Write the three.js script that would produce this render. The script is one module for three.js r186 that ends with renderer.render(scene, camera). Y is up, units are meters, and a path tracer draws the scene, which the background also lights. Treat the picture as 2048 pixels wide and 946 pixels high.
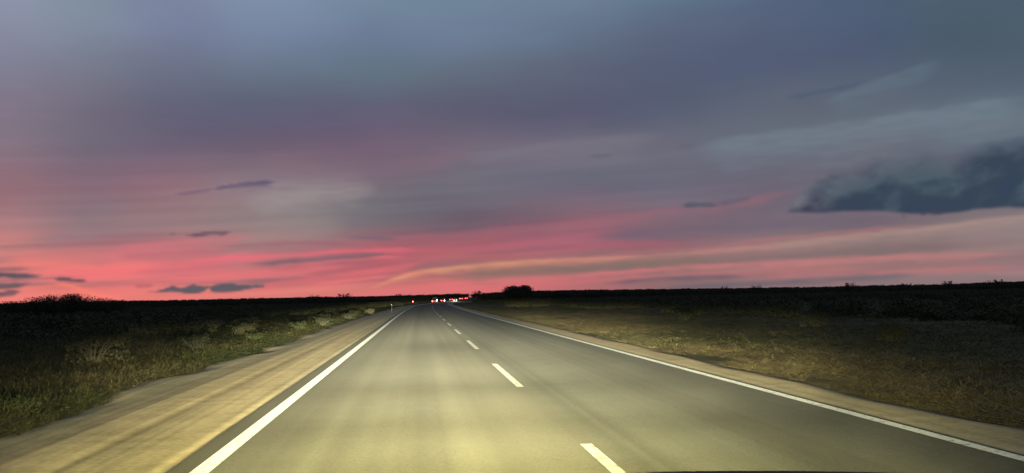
import * as THREE from 'three';
import { mergeGeometries } from 'three/addons/utils/BufferGeometryUtils.js';
import { RoundedBoxGeometry } from 'three/addons/geometries/RoundedBoxGeometry.js';

// ---------------------------------------------------------------- camera
const scene = new THREE.Scene();
const camera = new THREE.PerspectiveCamera(2 * Math.atan(473 / 1980) * 180 / Math.PI, 2048 / 946, 0.05, 12000);
camera.rotation.order = 'YXZ';
camera.position.set(0, 1.46, 0);
camera.rotation.set(3.47 * Math.PI / 180, -Math.atan(187 / 1980), -1.2 * Math.PI / 180);
scene.add(camera);
const renderer = new THREE.WebGLRenderer({ antialias: true });
renderer.toneMapping = THREE.LinearToneMapping;
renderer.toneMappingExposure = 1;
renderer.shadowMap.enabled = true;

// ---------------------------------------------------------------- numbers
function makeRandom(seed) {
  let a = seed >>> 0;
  return () => { a = (a + 0x6D2B79F5) | 0; let t = Math.imul(a ^ (a >>> 15), 1 | a); t = (t + Math.imul(t ^ (t >>> 7), 61 | t)) ^ t; return ((t ^ (t >>> 14)) >>> 0) / 4294967296; };
}
const hash = (x, y) => { let h = Math.imul(x, 374761393) + Math.imul(y, 668265263); h = Math.imul(h ^ (h >>> 13), 1274126177); return ((h ^ (h >>> 16)) >>> 0) / 4294967296; };
function noise2(x, y) {                       // -1 .. 1
  const i = Math.floor(x), j = Math.floor(y), u = x - i, v = y - j, a = u * u * (3 - 2 * u), b = v * v * (3 - 2 * v);
  const p = hash(i, j), q = hash(i + 1, j), r = hash(i, j + 1), s = hash(i + 1, j + 1);
  return 2 * (p + (q - p) * a + (r - p) * b + (p - q - r + s) * a * b) - 1;
}
const fbm = (x, y, n = 4) => { let s = 0, w = 0.5; for (let k = 0; k < n; k++) { s += w * noise2(x, y); x = x * 2.03 + 17.1; y = y * 2.03 - 9.7; w *= 0.5; } return s; };
const clamp = (v, a, b) => v < a ? a : v > b ? b : v;
const smooth = (a, b, v) => { const t = clamp((v - a) / (b - a), 0, 1); return t * t * (3 - 2 * t); };
const mix = (a, b, t) => a + (b - a) * t;
const rad = (d) => d * Math.PI / 180;
const linear = (c) => c <= 0.04045 ? c / 12.92 : ((c + 0.055) / 1.055) ** 2.4;

// ---------------------------------------------------------------- the dusk sky: colours by azimuth (degrees right of the road) and elevation
const skyElevations = [0,0.7,1.6,2.9,4.4,6.4,8.4,10.6,12.8,15,17];
const skyColours = [
  [[236, 130, 120], [232, 124, 116], [227, 124, 118], [222, 125, 119], [216, 125, 118], [211, 121, 116], [214, 115, 114], [202, 111, 113], [181, 109, 112], [154, 108, 112], [142, 110, 113], [137, 112, 115], [136, 113, 116], [134, 115, 118], [131, 115, 120]],
  [[236, 130, 120], [232, 124, 116], [227, 124, 118], [222, 125, 119], [216, 125, 118], [209, 121, 116], [210, 115, 114], [192, 111, 111], [166, 108, 109], [143, 109, 110], [144, 111, 112], [150, 113, 113], [152, 114, 114], [153, 117, 118], [152, 118, 121]],
  [[222, 127, 121], [226, 124, 122], [219, 120, 122], [211, 118, 121], [201, 113, 118], [190, 107, 112], [186, 114, 110], [162, 112, 106], [137, 107, 105], [130, 109, 107], [146, 112, 111], [154, 115, 113], [148, 114, 113], [143, 115, 115], [141, 116, 117]],
  [[205, 130, 125], [192, 120, 123], [195, 119, 124], [178, 120, 123], [170, 113, 118], [173, 100, 110], [171, 101, 110], [162, 98, 109], [152, 97, 109], [141, 101, 110], [139, 110, 114], [134, 114, 115], [128, 111, 114], [136, 119, 121], [144, 129, 130]],
  [[176, 126, 129], [149, 122, 127], [159, 126, 129], [153, 131, 132], [141, 127, 129], [124, 113, 121], [115, 100, 112], [124, 97, 110], [136, 99, 111], [124, 102, 113], [117, 102, 114], [114, 102, 114], [115, 102, 113], [119, 110, 118], [113, 109, 118]],
  [[147, 112, 122], [132, 106, 119], [145, 112, 123], [144, 123, 131], [134, 123, 131], [120, 113, 123], [115, 111, 123], [110, 107, 121], [106, 103, 118], [105, 103, 118], [107, 103, 118], [108, 104, 118], [106, 104, 117], [96, 99, 114], [88, 96, 111]],
  [[130, 113, 126], [114, 105, 120], [111, 99, 118], [114, 99, 117], [118, 101, 119], [121, 103, 122], [119, 107, 123], [116, 108, 124], [114, 110, 124], [112, 111, 126], [109, 113, 127], [107, 114, 127], [106, 112, 125], [103, 113, 126], [107, 121, 132]],
  [[126, 117, 134], [114, 109, 125], [100, 99, 120], [95, 95, 117], [97, 95, 118], [102, 98, 120], [98, 97, 118], [95, 95, 117], [93, 94, 117], [92, 98, 119], [94, 102, 120], [96, 104, 120], [95, 105, 120], [90, 103, 119], [86, 100, 116]],
  [[128, 128, 148], [119, 123, 140], [107, 112, 133], [102, 112, 131], [100, 113, 131], [99, 115, 131], [101, 112, 129], [98, 107, 125], [93, 100, 121], [88, 96, 119], [85, 95, 119], [84, 94, 118], [80, 93, 116], [79, 95, 111], [79, 95, 110]],
  [[134, 139, 160], [124, 136, 153], [119, 127, 154], [116, 129, 155], [113, 128, 154], [110, 125, 151], [112, 128, 153], [107, 124, 147], [100, 115, 137], [95, 108, 131], [89, 102, 126], [83, 96, 121], [77, 93, 116], [77, 95, 111], [77, 95, 110]],
  [[136, 145, 165], [124, 140, 155], [121, 130, 155], [122, 137, 161], [121, 140, 163], [116, 137, 159], [114, 135, 156], [112, 132, 154], [109, 128, 150], [100, 123, 145], [91, 110, 134], [83, 98, 122], [77, 94, 116], [77, 95, 111], [77, 95, 110]],
];
const skyStreaks = [
  { p: [-9.99, 5.48, -7.80, 5.76, -5.30, 6.19, -2.18, 6.32], up: 0.752, down: 0.752, c: [164, 152, 150], a: 0.55 },
  { p: [-11.34, 2.37, -7.82, 3.74, -3.91, 4.27], up: 0.984, down: 0.984, c: [160, 140, 136], a: 0.35 },
  { p: [-21.99, 2.43, -19.90, 2.11, -17.24, 1.87, -13.96, 2.12], up: 0.463, down: 0.463, c: [252, 128, 120], a: 0.60 },
  { p: [-20.60, 1.77, -17.24, 1.74, -11.60, 2.37, -7.82, 2.72], up: 0.260, down: 0.365, c: [244, 112, 122], a: 0.45 },
  { p: [-17.24, 2.94, -13.96, 3.26, -11.34, 3.53, -8.91, 3.74], up: 0.232, down: 0.347, c: [225, 115, 125], a: 0.40 },
  { p: [-19.77, 1.29, -18.70, 1.04, -17.23, 0.54, -15.74, 0.33], up: 0.101, down: 0.203, c: [255, 130, 112], a: 0.70 },
  { p: [9.91, 3.34, 14.77, 3.51, 18.95, 3.66, 22.99, 3.75, 27.36, 3.71], up: 0.405, down: 0.446, c: [108, 98, 115], a: 0.65 },
  { p: [6.97, 1.47, 13.30, 1.72, 18.89, 1.86, 24.23, 1.99, 30.46, 2.19], up: 0.232, down: 0.278, c: [120, 107, 105], a: 0.75 },
  { p: [-21.08, 3.41, -18.47, 3.74, -15.75, 4.13, -12.13, 4.58], up: 0.376, down: 0.414, c: [144, 122, 131], a: 0.55 },
  { p: [-11.60, 3.09, -8.37, 3.26, -5.60, 3.27, -2.79, 3.12], up: 0.116, down: 0.150, c: [152, 100, 112], a: 0.60 },
  { p: [-8.92, 1.78, -5.62, 1.96, -1.66, 2.21], up: 0.116, down: 0.150, c: [172, 96, 106], a: 0.65 },
  { p: [-7.29, 1.14, -3.37, 1.47, 0.34, 1.83], up: 0.116, down: 0.150, c: [186, 108, 110], a: 0.60 },
  { p: [-16.49, 2.62, -13.96, 2.77, -10.80, 2.97], up: 0.145, down: 0.188, c: [188, 104, 116], a: 0.50 },
  { p: [-15.99, 1.73, -13.18, 1.83, -10.27, 2.13], up: 0.116, down: 0.150, c: [206, 108, 116], a: 0.50 },
  { p: [-8.38, 2.00, -4.49, 2.26, -0.23, 2.48], up: 0.075, down: 0.098, c: [246, 116, 124], a: 0.70 },
  { p: [-6.74, 0.90, -2.24, 1.30, 1.48, 1.61], up: 0.075, down: 0.098, c: [244, 120, 120], a: 0.70 },
  { p: [4.65, 1.03, 8.99, 1.19, 13.29, 1.35, 16.67, 1.47], up: 0.069, down: 0.083, c: [220, 108, 116], a: 0.70 },
  { p: [-18.45, 0.88, -14.21, 1.30, -11.08, 1.59, -7.25, 1.76, -3.37, 2.04], up: 0.145, down: 0.289, c: [240, 118, 122], a: 0.50 },
  { p: [-12.66, 2.32, -10.97, 2.47, -7.25, 2.60, -3.92, 2.79, -1.60, 2.81, 0.64, 2.81], up: 0.116, down: 0.185, c: [244, 110, 124], a: 0.75 },
  { p: [-10.01, 0.82, -7.26, 1.11, -4.22, 1.43, -2.24, 1.68, 0.63, 2.09], up: 0.174, down: 0.347, c: [245, 112, 118], a: 0.60 },
  { p: [-2.23, 2.59, 0.64, 2.78, 3.33, 2.85, 6.32, 3.10, 9.27, 3.41, 11.35, 3.56], up: 0.098, down: 0.138, c: [204, 98, 114], c2: [165, 100, 118], a: 0.65 },
  { p: [0.94, 3.64, 3.84, 3.88, 8.31, 4.16, 11.95, 4.49, 15.20, 4.84, 17.61, 4.95, 20.46, 5.39, 21.73, 5.55], up: 0.145, down: 0.376, c: [172, 104, 114], a: 0.42 },
  { p: [6.13, 2.67, 10.24, 2.84, 13.33, 2.87, 16.15, 2.87], up: 0.116, down: 0.174, c: [176, 95, 110], a: 0.60 },
  { p: [-7.84, 0.08, -3.95, 0.28, -0.54, 0.56, 3.12, 0.91, 8.24, 1.09, 11.86, 1.30, 15.10, 1.48, 21.24, 1.62, 27.42, 1.72, 33.00, 1.65], up: 0.130, down: 0.234, c: [232, 112, 118], c2: [196, 128, 128], a: 0.75 },
  { p: [1.75, 0.45, 7.53, 0.73, 11.85, 0.93, 16.10, 1.08, 21.57, 1.14, 25.74, 1.15], up: 0.116, down: 0.208, c: [228, 108, 116], c2: [186, 116, 118], a: 0.60 },
  { p: [18.30, 0.69, 21.55, 0.78, 25.47, 0.89, 29.21, 0.97, 32.97, 0.98], up: 0.116, down: 0.185, c: [190, 118, 120], a: 0.60 },
  { p: [9.88, 2.27, 13.32, 2.44, 16.70, 2.57, 20.29, 2.93, 24.28, 3.20, 28.09, 3.43], up: 0.087, down: 0.174, c: [198, 114, 122], a: 0.40 },
  { p: [-2.96, 0.66, -1.10, 1.28, 0.33, 1.60, 1.78, 1.75, 4.09, 1.88, 6.99, 2.05, 10.45, 2.11, 13.31, 2.15], up: 0.093, down: 0.259, c: [238, 166, 120], c2: [205, 136, 120], a: 0.85 },
  { p: [6.41, 1.97, 10.45, 2.08, 14.73, 2.20, 18.36, 2.46, 21.62, 2.72, 24.79, 2.98, 29.31, 3.27, 33.09, 3.54, 36.19, 3.69], up: 0.145, down: 0.347, c: [204, 130, 120], c2: [172, 150, 142], a: 0.70 },
  { p: [18.90, 2.33, 22.95, 2.62, 28.07, 2.93, 33.07, 3.11], up: 0.260, down: 0.417, c: [160, 138, 132], a: 0.40 },
  { p: [1.19, 1.15, 4.66, 1.40, 9.00, 1.57, 13.30, 1.81, 17.51, 1.92], up: 0.289, down: 0.405, c: [136, 110, 102], a: 0.70 },
  { p: [14.72, 1.89, 20.26, 2.07, 25.53, 2.22, 30.47, 2.40], up: 0.232, down: 0.417, c: [132, 110, 112], a: 0.40 },
  { p: [-9.76, 2.10, -7.25, 2.26, -3.93, 2.48, -1.37, 2.61], up: 0.130, down: 0.169, c: [122, 98, 108], a: 0.88 },
  { p: [-6.73, 1.52, -3.37, 1.81, -0.23, 2.16], up: 0.116, down: 0.162, c: [168, 92, 104], a: 0.50 },
  { p: [-4.20, 3.59, -2.78, 3.52, -1.07, 3.44], up: 0.087, down: 0.122, c: [112, 100, 116], a: 0.70 },
  { p: [0.37, 3.99, 2.39, 4.05, 4.42, 4.04], up: 0.116, down: 0.162, c: [112, 96, 114], a: 0.60 },
  { p: [2.65, 2.51, 6.42, 2.67, 9.32, 2.89], up: 0.116, down: 0.162, c: [150, 94, 110], a: 0.50 },
  { p: [10.41, 0.64, 12.42, 0.77, 14.40, 0.87, 18.85, 0.85], up: 0.110, down: 0.143, c: [108, 94, 106], a: 0.88 },
  { p: [13.25, 0.27, 17.46, 0.40, 21.54, 0.50, 24.69, 0.61, 27.98, 0.71], up: 0.145, down: 0.232, c: [106, 99, 108], a: 0.88 },
  { p: [24.17, 0.46, 27.97, 0.50, 32.94, 0.47], up: 0.174, down: 0.278, c: [124, 116, 120], a: 0.60 },
  { p: [-13.57, 5.97, -12.39, 6.12, -11.33, 6.33], up: 0.075, down: 0.098, c: [112, 92, 114], a: 0.70 },
  { p: [-11.59, 6.30, -10.25, 6.50, -9.17, 6.65, -7.85, 6.75], up: 0.104, down: 0.146, c: [96, 86, 112], a: 0.90 },
  { p: [-9.98, 6.42, -8.90, 6.49, -8.07, 6.47], up: 0.058, down: 0.075, c: [120, 100, 120], a: 0.60 },
  { p: [-12.97, 3.75, -12.13, 3.81, -11.60, 3.89, -10.94, 3.86, -10.35, 3.92], up: 0.087, down: 0.122, c: [104, 82, 98], a: 0.95 },
  { p: [-13.78, 3.78, -13.39, 3.84], up: 0.052, down: 0.068, c: [124, 94, 106], a: 0.80 },
  { p: [-23.34, 2.00, -21.53, 1.96, -20.56, 1.98], up: 0.058, down: 0.075, c: [150, 92, 96], a: 0.80 },
  { p: [-23.78, 1.72, -21.99, 1.65, -20.83, 1.62, -19.94, 1.61], up: 0.122, down: 0.158, c: [86, 82, 94], a: 0.95 },
  { p: [-23.78, 1.09, -21.98, 1.09, -21.06, 1.15, -20.50, 1.25], up: 0.122, down: 0.158, c: [92, 84, 94], a: 0.95 },
  { p: [-19.56, 1.45, -18.70, 1.39, -17.82, 1.32], up: 0.098, down: 0.118, c: [98, 80, 90], a: 0.95 },
  { p: [-22.88, 0.59, -21.98, 0.68, -21.40, 0.75, -20.94, 0.79], up: 0.116, down: 0.174, c: [104, 84, 92], a: 0.90 },
  { p: [-15.54, 0.97, -14.98, 0.99, -14.52, 1.01], up: 0.052, down: 0.068, c: [150, 84, 90], a: 0.80 },
  { p: [15.09, 4.96, 16.22, 5.00, 17.33, 4.90], up: 0.122, down: 0.158, c: [84, 88, 106], a: 0.90 },
  { p: [17.06, 4.97, 18.17, 5.12, 19.23, 5.30], up: 0.122, down: 0.170, c: [98, 96, 112], a: 0.75 },
  { p: [14.68, 8.22, 15.91, 8.39, 16.90, 8.57, 17.74, 8.61], up: 0.087, down: 0.113, c: [98, 100, 116], a: 0.80 },
  { p: [17.46, 8.65, 18.85, 8.74, 20.01, 8.76], up: 0.122, down: 0.158, c: [100, 104, 118], a: 0.70 },
  { p: [9.97, 7.97, 10.60, 7.98, 11.41, 8.01], up: 0.069, down: 0.090, c: [96, 98, 114], a: 0.70 },
  { p: [22.98, 10.32, 24.58, 10.81, 26.41, 11.28, 29.46, 12.07], up: 0.145, down: 0.868, c: [104, 123, 137], a: 0.45 },
  { p: [21.00, 10.71, 23.00, 10.89, 24.59, 11.08, 25.77, 11.34], up: 0.145, down: 0.174, c: [78, 94, 112], a: 0.80 },
  { p: [15.77, 8.54, 21.85, 8.83, 26.07, 9.18, 28.59, 9.33, 31.03, 9.52, 33.38, 9.73], up: 0.174, down: 1.563, c: [122, 139, 151], a: 0.48 },
  { p: [22.14, 9.34, 24.26, 9.32, 26.34, 9.42], up: 0.116, down: 0.162, c: [100, 108, 122], a: 0.60 },
  { p: [29.60, 9.74, 30.57, 9.80, 31.40, 9.87], up: 0.101, down: 0.142, c: [94, 110, 120], a: 0.60 },
  { p: [1.89, 8.29, 5.09, 8.36, 8.60, 8.82, 14.37, 9.09], up: 0.174, down: 0.521, c: [128, 124, 134], a: 0.40 },
  { p: [-9.44, 7.93, -3.87, 7.27, 0.43, 7.68, 3.35, 8.50], up: 0.637, down: 0.764, c: [136, 106, 122], a: 0.45 },
];
const bankBase = [[20.88, 4.34], [22.75, 4.23], [24.32, 4.26], [26.12, 4.15], [27.62, 3.97], [28.85, 3.88], [29.70, 3.94], [30.54, 4.02], [31.72, 4.01], [33.10, 3.95]];
const bankTop = [[20.88, 4.39], [21.45, 5.31], [22.28, 6.05], [23.36, 6.43], [24.41, 6.42], [25.97, 6.76], [27.00, 7.01], [28.25, 7.08], [29.45, 6.57], [30.19, 6.72], [31.16, 7.17], [32.11, 7.40], [33.27, 7.45]];
const puff = [[-14.73, 0.68], [-14.09, 0.81], [-13.57, 1.02], [-13.18, 0.88], [-12.53, 1.00], [-11.74, 0.93], [-11.48, 0.96], [-10.81, 1.08], [-9.74, 1.01], [-8.79, 0.91]];
const puffBase = [[-14.73, 0.68], [-14.09, 0.65], [-13.57, 0.66], [-13.18, 0.60], [-12.53, 0.53], [-12.00, 0.61], [-11.66, 0.82], [-11.50, 0.60], [-10.28, 0.60], [-9.47, 0.75], [-8.79, 0.83]];

const skyTable = skyColours;
const awayColours = [[0, [98, 94, 108]], [5, [82, 88, 106]], [12, [72, 83, 103]], [30, [82, 97, 119]], [90, [90, 107, 131]]];
function awayColour(el, out) {
  let k = 0;
  while (k < awayColours.length - 2 && el > awayColours[k + 1][0]) k++;
  const t = clamp((el - awayColours[k][0]) / (awayColours[k + 1][0] - awayColours[k][0]), 0, 1);
  for (let c = 0; c < 3; c++) out[c] = mix(awayColours[k][1][c], awayColours[k + 1][1][c], t);
}
const cubic = (a, b, c, d, t) => b + 0.5 * t * (c - a + t * (2 * a - 5 * b + 4 * c - d + t * (3 * (b - c) + d - a)));
function tableColour(az, el, out) {
  const nx = skyTable[0].length, ny = skyTable.length;
  const fx = clamp((az + 22) / 4, 0, nx - 1.001), i = Math.floor(fx), u = fx - i;
  let j = 0;
  while (j < ny - 2 && el > skyElevations[j + 1]) j++;
  const v = clamp((el - skyElevations[j]) / (skyElevations[j + 1] - skyElevations[j]), 0, 1);
  const col = (r) => { const q = skyTable[clamp(r, 0, ny - 1)], f = []; for (let c = 0; c < 3; c++) f[c] = cubic(q[Math.max(i - 1, 0)][c], q[i][c], q[i + 1][c], q[Math.min(i + 2, nx - 1)][c], u); return f; };
  const A = col(j - 1), B = col(j), C = col(j + 1), D = col(j + 2);
  for (let c = 0; c < 3; c++) out[c] = cubic(A[c], B[c], C[c], D[c], v);
}
function curveAt(points, az) {                // height of a cloud edge at an azimuth
  const n = points.length;
  let k = 0;
  while (k < n - 2 && az > points[k + 1][0]) k++;
  const t = clamp((az - points[k][0]) / (points[k + 1][0] - points[k][0]), 0, 1);
  return cubic(points[Math.max(k - 1, 0)][1], points[k][1], points[k + 1][1], points[Math.min(k + 2, n - 1)][1], t);
}
function makeSky() {
  const W = 4096, H = 2048, data = new Float32Array(W * H * 4), half = H / 2;
  const paint = new Float32Array(W * half * 3), c = [0, 0, 0], far = [0, 0, 0];
  const azOf = (x) => { let a = (x + 0.5) / W * 360 - 90; if (a > 180) a -= 360; return a; };
  const xOf = (az) => ((az + 90) / 360 * W + W) % W;
  const elOf = (y) => (y + 0.5) / half * 90;
  for (let y = 0; y < half; y++) {
    const el = elOf(y);
    for (let x = 0; x < W; x++) {
      const az = azOf(x);
      const warp = fbm(az / 5 + 3, el / 1.6, 3), ew = el + warp * 0.35 * smooth(0, 3, el);
      const side = az < -22 ? -22 - az : az > 34 ? az - 34 : 0;
      const away = az < -22 ? smooth(15, 75, side) : smooth(2, 50, side);
      tableColour(az < -22 ? Math.min(-22 + side * 0.5, 4) : az, Math.min(ew, 17), c);
      awayColour(el, far);
      const up = smooth(17, 50, el), k = Math.max(away, up);
      const streak = fbm(az / 8, (el - 0.05 * az) / 0.32, 3) * (1 - smooth(5, 13, el)), cloud = fbm(az / 11 + 40, el / 4.5, 4), o = (y * W + x) * 3;
      const grey = clamp(-streak - 0.06, 0, 0.5) * 1.5 * smooth(0.4, 1.2, el), glow = clamp(streak - 0.08, 0, 0.5) * 0.45, heat = clamp((c[0] - c[2] - 20) / 70, 0, 1) * (1 - k);
      for (let q = 0; q < 3; q++) paint[o + q] = mix(mix(mix(c[q], far[q], k), [134, 106, 116][q], grey * heat), [240, 124, 122][q], glow * heat) * (1 + 0.05 * streak + 0.075 * cloud);
    }
  }
  const over = (x, y, col, a) => { const o = (y * W + x) * 3; for (let q = 0; q < 3; q++) paint[o + q] += (col[q] - paint[o + q]) * a; };
  const region = (a0, a1, e0, e1, f) => {
    for (let az = a0; az <= a1; az += 360 / W) {
      const x = Math.floor(xOf(az)) % W;
      for (let y = Math.max(0, Math.floor(e0 / 90 * half)); y <= Math.min(half - 1, Math.ceil(e1 / 90 * half)); y++) f(x, y, azOf(x), elOf(y));
    }
  };
  const streakAt = (s) => {
    const pts = [];
    for (let k = 0; k < s.p.length; k += 2) pts.push([s.p[k], s.p[k + 1]]);
    const a0 = pts[0][0], a1 = pts[pts.length - 1][0], els = pts.map((p) => p[1]), A = s.c, B = s.c2 ?? s.c, reach = Math.max(s.up, s.down) * 2.2 + 0.2, col = [0, 0, 0];
    const solid = s.a >= 0.9, tip = Math.min(0.22, 1.6 / (a1 - a0) + 0.05);
    region(a0, a1, Math.min(...els) - reach, Math.max(...els) + reach, (x, y, az, el) => {
      const t = (az - a0) / (a1 - a0);
      if (t < 0 || t > 1) return;
      const ragged = noise2(az * (solid ? 2.6 : 1.1) + a0 * 7, el * 5 + a1), taper = smooth(0, tip, t) * smooth(0, tip, 1 - t), w = (0.35 + 0.65 * taper) * (1 + 0.3 * ragged);
      const d = el - curveAt(pts, az) + 0.03 * noise2(az * 1.7 + a1 * 3, el * 2), g = Math.abs(d) / ((d > 0 ? s.up : s.down) * w + 1e-4);
      const body = solid ? 1 - smooth(0.55, 1.35, g) : Math.exp(-g * g);
      for (let q = 0; q < 3; q++) col[q] = mix(A[q], B[q], t);
      over(x, y, col, s.a * body * Math.sqrt(taper) * clamp(0.9 + 0.3 * noise2(az * 0.8 + 9, el * 6 - a0), 0, 1));
    });
  };
  skyStreaks.forEach(streakAt);
  // the dark cumulus bank over the right-hand horizon
  region(20.2, 52, 3.2, 11, (x, y, az, el) => {
    const beyond = smooth(36, 50, az), base = curveAt(bankBase, Math.min(az, 33)) + 0.1 * fbm(az * 0.9, 2, 3) * smooth(25.5, 28, az) + (az > 33 ? 0.25 * fbm(az * 0.3, 8, 3) : 0);
    const top = curveAt(bankTop, Math.min(az, 33.2)) - 2.6 * beyond + 0.42 * fbm(az * 0.85 + el * 0.5, el * 1.1, 4);
    const bottomEdge = smooth(-0.09, 0.18, el - base), topSoft = mix(0.3, 1.15, smooth(21, 26, az)), m = bottomEdge * smooth(-topSoft * 0.5, topSoft, top - el) * smooth(20.7, 21.5, az + 0.4 * noise2(az * 3, el * 3)) * (1 - beyond);
    if (m <= 0) return;
    const f = clamp((el - base) / Math.max(top - base, 0.3), 0, 1), lump = fbm(az * 0.62 - el * 0.55 + 5, el * 0.9 + az * 0.16, 5), left = 1 - smooth(21, 25.5, az), lit = clamp(smooth(0.08, 0.75, f) * 0.7 + lump * 1.25 + 0.06 + 0.2 * left, 0, 1);
    const rim = left * smooth(0.1, 0.5, fbm(az * 1.6 - el * 1.4, el * 1.5 + az * 0.8, 3) + 0.2);
    over(x, y, [mix(41, 76, lit) + 24 * left + 12 * rim, mix(55, 92, lit) + 12 * left + 9 * rim, mix(73, 104, lit) + 12 * left + 7 * rim], m * 0.97);
  });
  region(26.5, 30.2, 3.7, 4.6, (x, y, az, el) => {   // torn fringe below the bank
    const m = smooth(0.02, 0.45, fbm(az * 1.6, el * 4, 4) + 0.35 - Math.abs(el - 4.02 + 0.03 * (az - 28)) * 2.0 - Math.max(0, Math.abs(az - 28.2) - 1) * 0.4);
    over(x, y, [66, 70, 90], m * 0.8);
  });
  region(-14.8, -8.7, 0.4, 1.4, (x, y, az, el) => {  // small lens clouds low over the horizon
    const b = curveAt(puffBase, az) - 0.02, t = curveAt(puff, az) + 0.1 * fbm(az * 3.2, el * 4, 3);
    over(x, y, [94, 90, 98], 0.96 * smooth(-0.03, 0.05, el - b) * smooth(-0.03, 0.06, t - el));
  });
  for (let y = 0; y < H; y++) {
    for (let x = 0; x < W; x++) {
      const o = (y * W + x) * 4, p = ((y - half) * W + x) * 3;
      for (let q = 0; q < 3; q++) data[o + q] = y < half ? 0.012 : linear(clamp(paint[p + q], 0, 255) / 255);
      data[o + 3] = 1;
    }
  }
  const t = new THREE.DataTexture(data, W, H, THREE.RGBAFormat, THREE.FloatType);
  t.mapping = THREE.EquirectangularReflectionMapping;
  t.magFilter = t.minFilter = THREE.LinearFilter;
  t.colorSpace = THREE.LinearSRGBColorSpace;
  t.needsUpdate = true;
  return t;
}
const skyTexture = makeSky();
scene.background = skyTexture;
scene.environment = skyTexture;

// what is left of the sun: it has set behind the far-left horizon
const sun = new THREE.DirectionalLight(0xff9a80, 0.05);
sun.position.set(-400, 22, -900);
sun.target.position.set(0, 0, -60);
sun.castShadow = true;
sun.shadow.radius = 20;
sun.shadow.camera.left = sun.shadow.camera.bottom = -200;
sun.shadow.camera.right = sun.shadow.camera.top = 200;
sun.shadow.camera.far = 2500;
scene.add(sun, sun.target);

// ---------------------------------------------------------------- naming
const taken = {};
function numbered(name) { const n = taken[name] = (taken[name] ?? -1) + 1; return n ? `${name}_${String(n).padStart(3, '0')}` : name; }
function tag(o, label, category, group) { o.userData.label = label; o.userData.category = category; if (group) o.userData.group = group; return o; }
function shadows(o) { o.traverse((m) => { if (m.isMesh) { m.castShadow = true; m.receiveShadow = true; } }); return o; }
function structure(name, geometry, material) { const m = new THREE.Mesh(geometry, material); m.name = name; m.userData.kind = 'structure'; m.castShadow = m.receiveShadow = true; scene.add(m); return m; }
function part(name, geometry, material, parent) { const m = new THREE.Mesh(geometry, material); m.name = name; m.castShadow = m.receiveShadow = true; parent.add(m); return m; }
function base(name, x, y, z, turn = 0) { const g = new THREE.Group(); g.name = numbered(name); g.position.set(x, y, z); g.rotation.y = turn; scene.add(g); return g; }

// ---------------------------------------------------------------- the line of the road: s metres ahead, u metres to the right
const shift = (s) => s < 80 ? 0 : s < 1400 ? 7e-5 * (s - 80) ** 2 : 7e-5 * 1320 ** 2 + 0.1848 * (s - 1400);
const rises = [[-4000, 0], [180, 0], [330, -0.45], [430, -0.72], [520, -0.62], [640, -0.36], [800, 0.0], [920, 0.34], [1100, 0.7], [1400, 0.9], [2500, 0.4], [9000, 0]];
const height = (s) => { let k = 0; while (k < rises.length - 2 && s > rises[k + 1][0]) k++; const n = rises.length - 1, t = clamp((s - rises[k][0]) / (rises[k + 1][0] - rises[k][0]), 0, 1); return mix(rises[k][1], rises[k + 1][1], t * t * (3 - 2 * t)); };
const heading = (s) => -Math.atan2(shift(s + 1) - shift(s - 1), 2);
const LEFT = -1.93, CENTRE = 1.6, RIGHT = 5.1, SEAL_LEFT = -2.24, SEAL_RIGHT = 5.23;

function stations(from, to, near) {            // finer close to the camera
  const out = [];
  for (let s = from; s < to;) { out.push(s); s += clamp(Math.abs(s - 8) * 0.02, near, 14); }
  out.push(to);
  return out;
}
function range(a, b, step) { const n = Math.max(1, Math.round((b - a) / step)), out = []; for (let k = 0; k <= n; k++) out.push(a + (b - a) * k / n); return out; }
function sheet(us, ss, yOf, colourOf) {       // a strip of land or road laid along the line
  const P = [], U = [], C = [], I = [], c = [0, 0, 0];
  for (const s of ss) for (const u of us) {
    P.push(u + shift(s), height(s) + yOf(u, s), -s); U.push(u, s);
    if (colourOf) { colourOf(u, s, c); C.push(...c); }
  }
  for (let i = 0; i + 1 < ss.length; i++) for (let k = 0; k + 1 < us.length; k++) { const a = i * us.length + k, b = a + us.length; I.push(a, a + 1, b, a + 1, b + 1, b); }
  const g = new THREE.BufferGeometry();
  g.setAttribute('position', new THREE.Float32BufferAttribute(P, 3));
  g.setAttribute('uv', new THREE.Float32BufferAttribute(U, 2));
  if (colourOf) g.setAttribute('color', new THREE.Float32BufferAttribute(C, 3));
  g.setIndex(I);
  g.computeVertexNormals();
  return g;
}
function speckle(size, metres, f, data = false) {    // a tileable grey grain, value 0 .. 1
  const a = new Uint8Array(size * size * 4);
  for (let y = 0; y < size; y++) for (let x = 0; x < size; x++) { const v = clamp(f(x, y) * 255, 0, 255), o = (y * size + x) * 4; a[o] = a[o + 1] = a[o + 2] = v; a[o + 3] = 255; }
  const t = new THREE.DataTexture(a, size, size);
  t.wrapS = t.wrapT = THREE.RepeatWrapping; t.magFilter = THREE.LinearFilter; t.minFilter = THREE.LinearMipmapLinearFilter; t.generateMipmaps = true;
  t.repeat.set(1 / metres, 1 / metres);
  if (!data) t.colorSpace = THREE.SRGBColorSpace;
  t.needsUpdate = true;
  return t;
}
const wrapNoise = (x, y, cells, size, seed) => { // repeats after `size` pixels
  const fx = x / size * cells, fy = y / size * cells, i = Math.floor(fx), j = Math.floor(fy), u = fx - i, v = fy - j, h = (p, q) => hash(((p % cells) + cells) % cells + seed * 131, ((q % cells) + cells) % cells + seed * 57);
  const a = u * u * (3 - 2 * u), b = v * v * (3 - 2 * v);
  return mix(mix(h(i, j), h(i + 1, j), a), mix(h(i, j + 1), h(i + 1, j + 1), a), b);
};
const rs = makeRandom(11);
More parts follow.
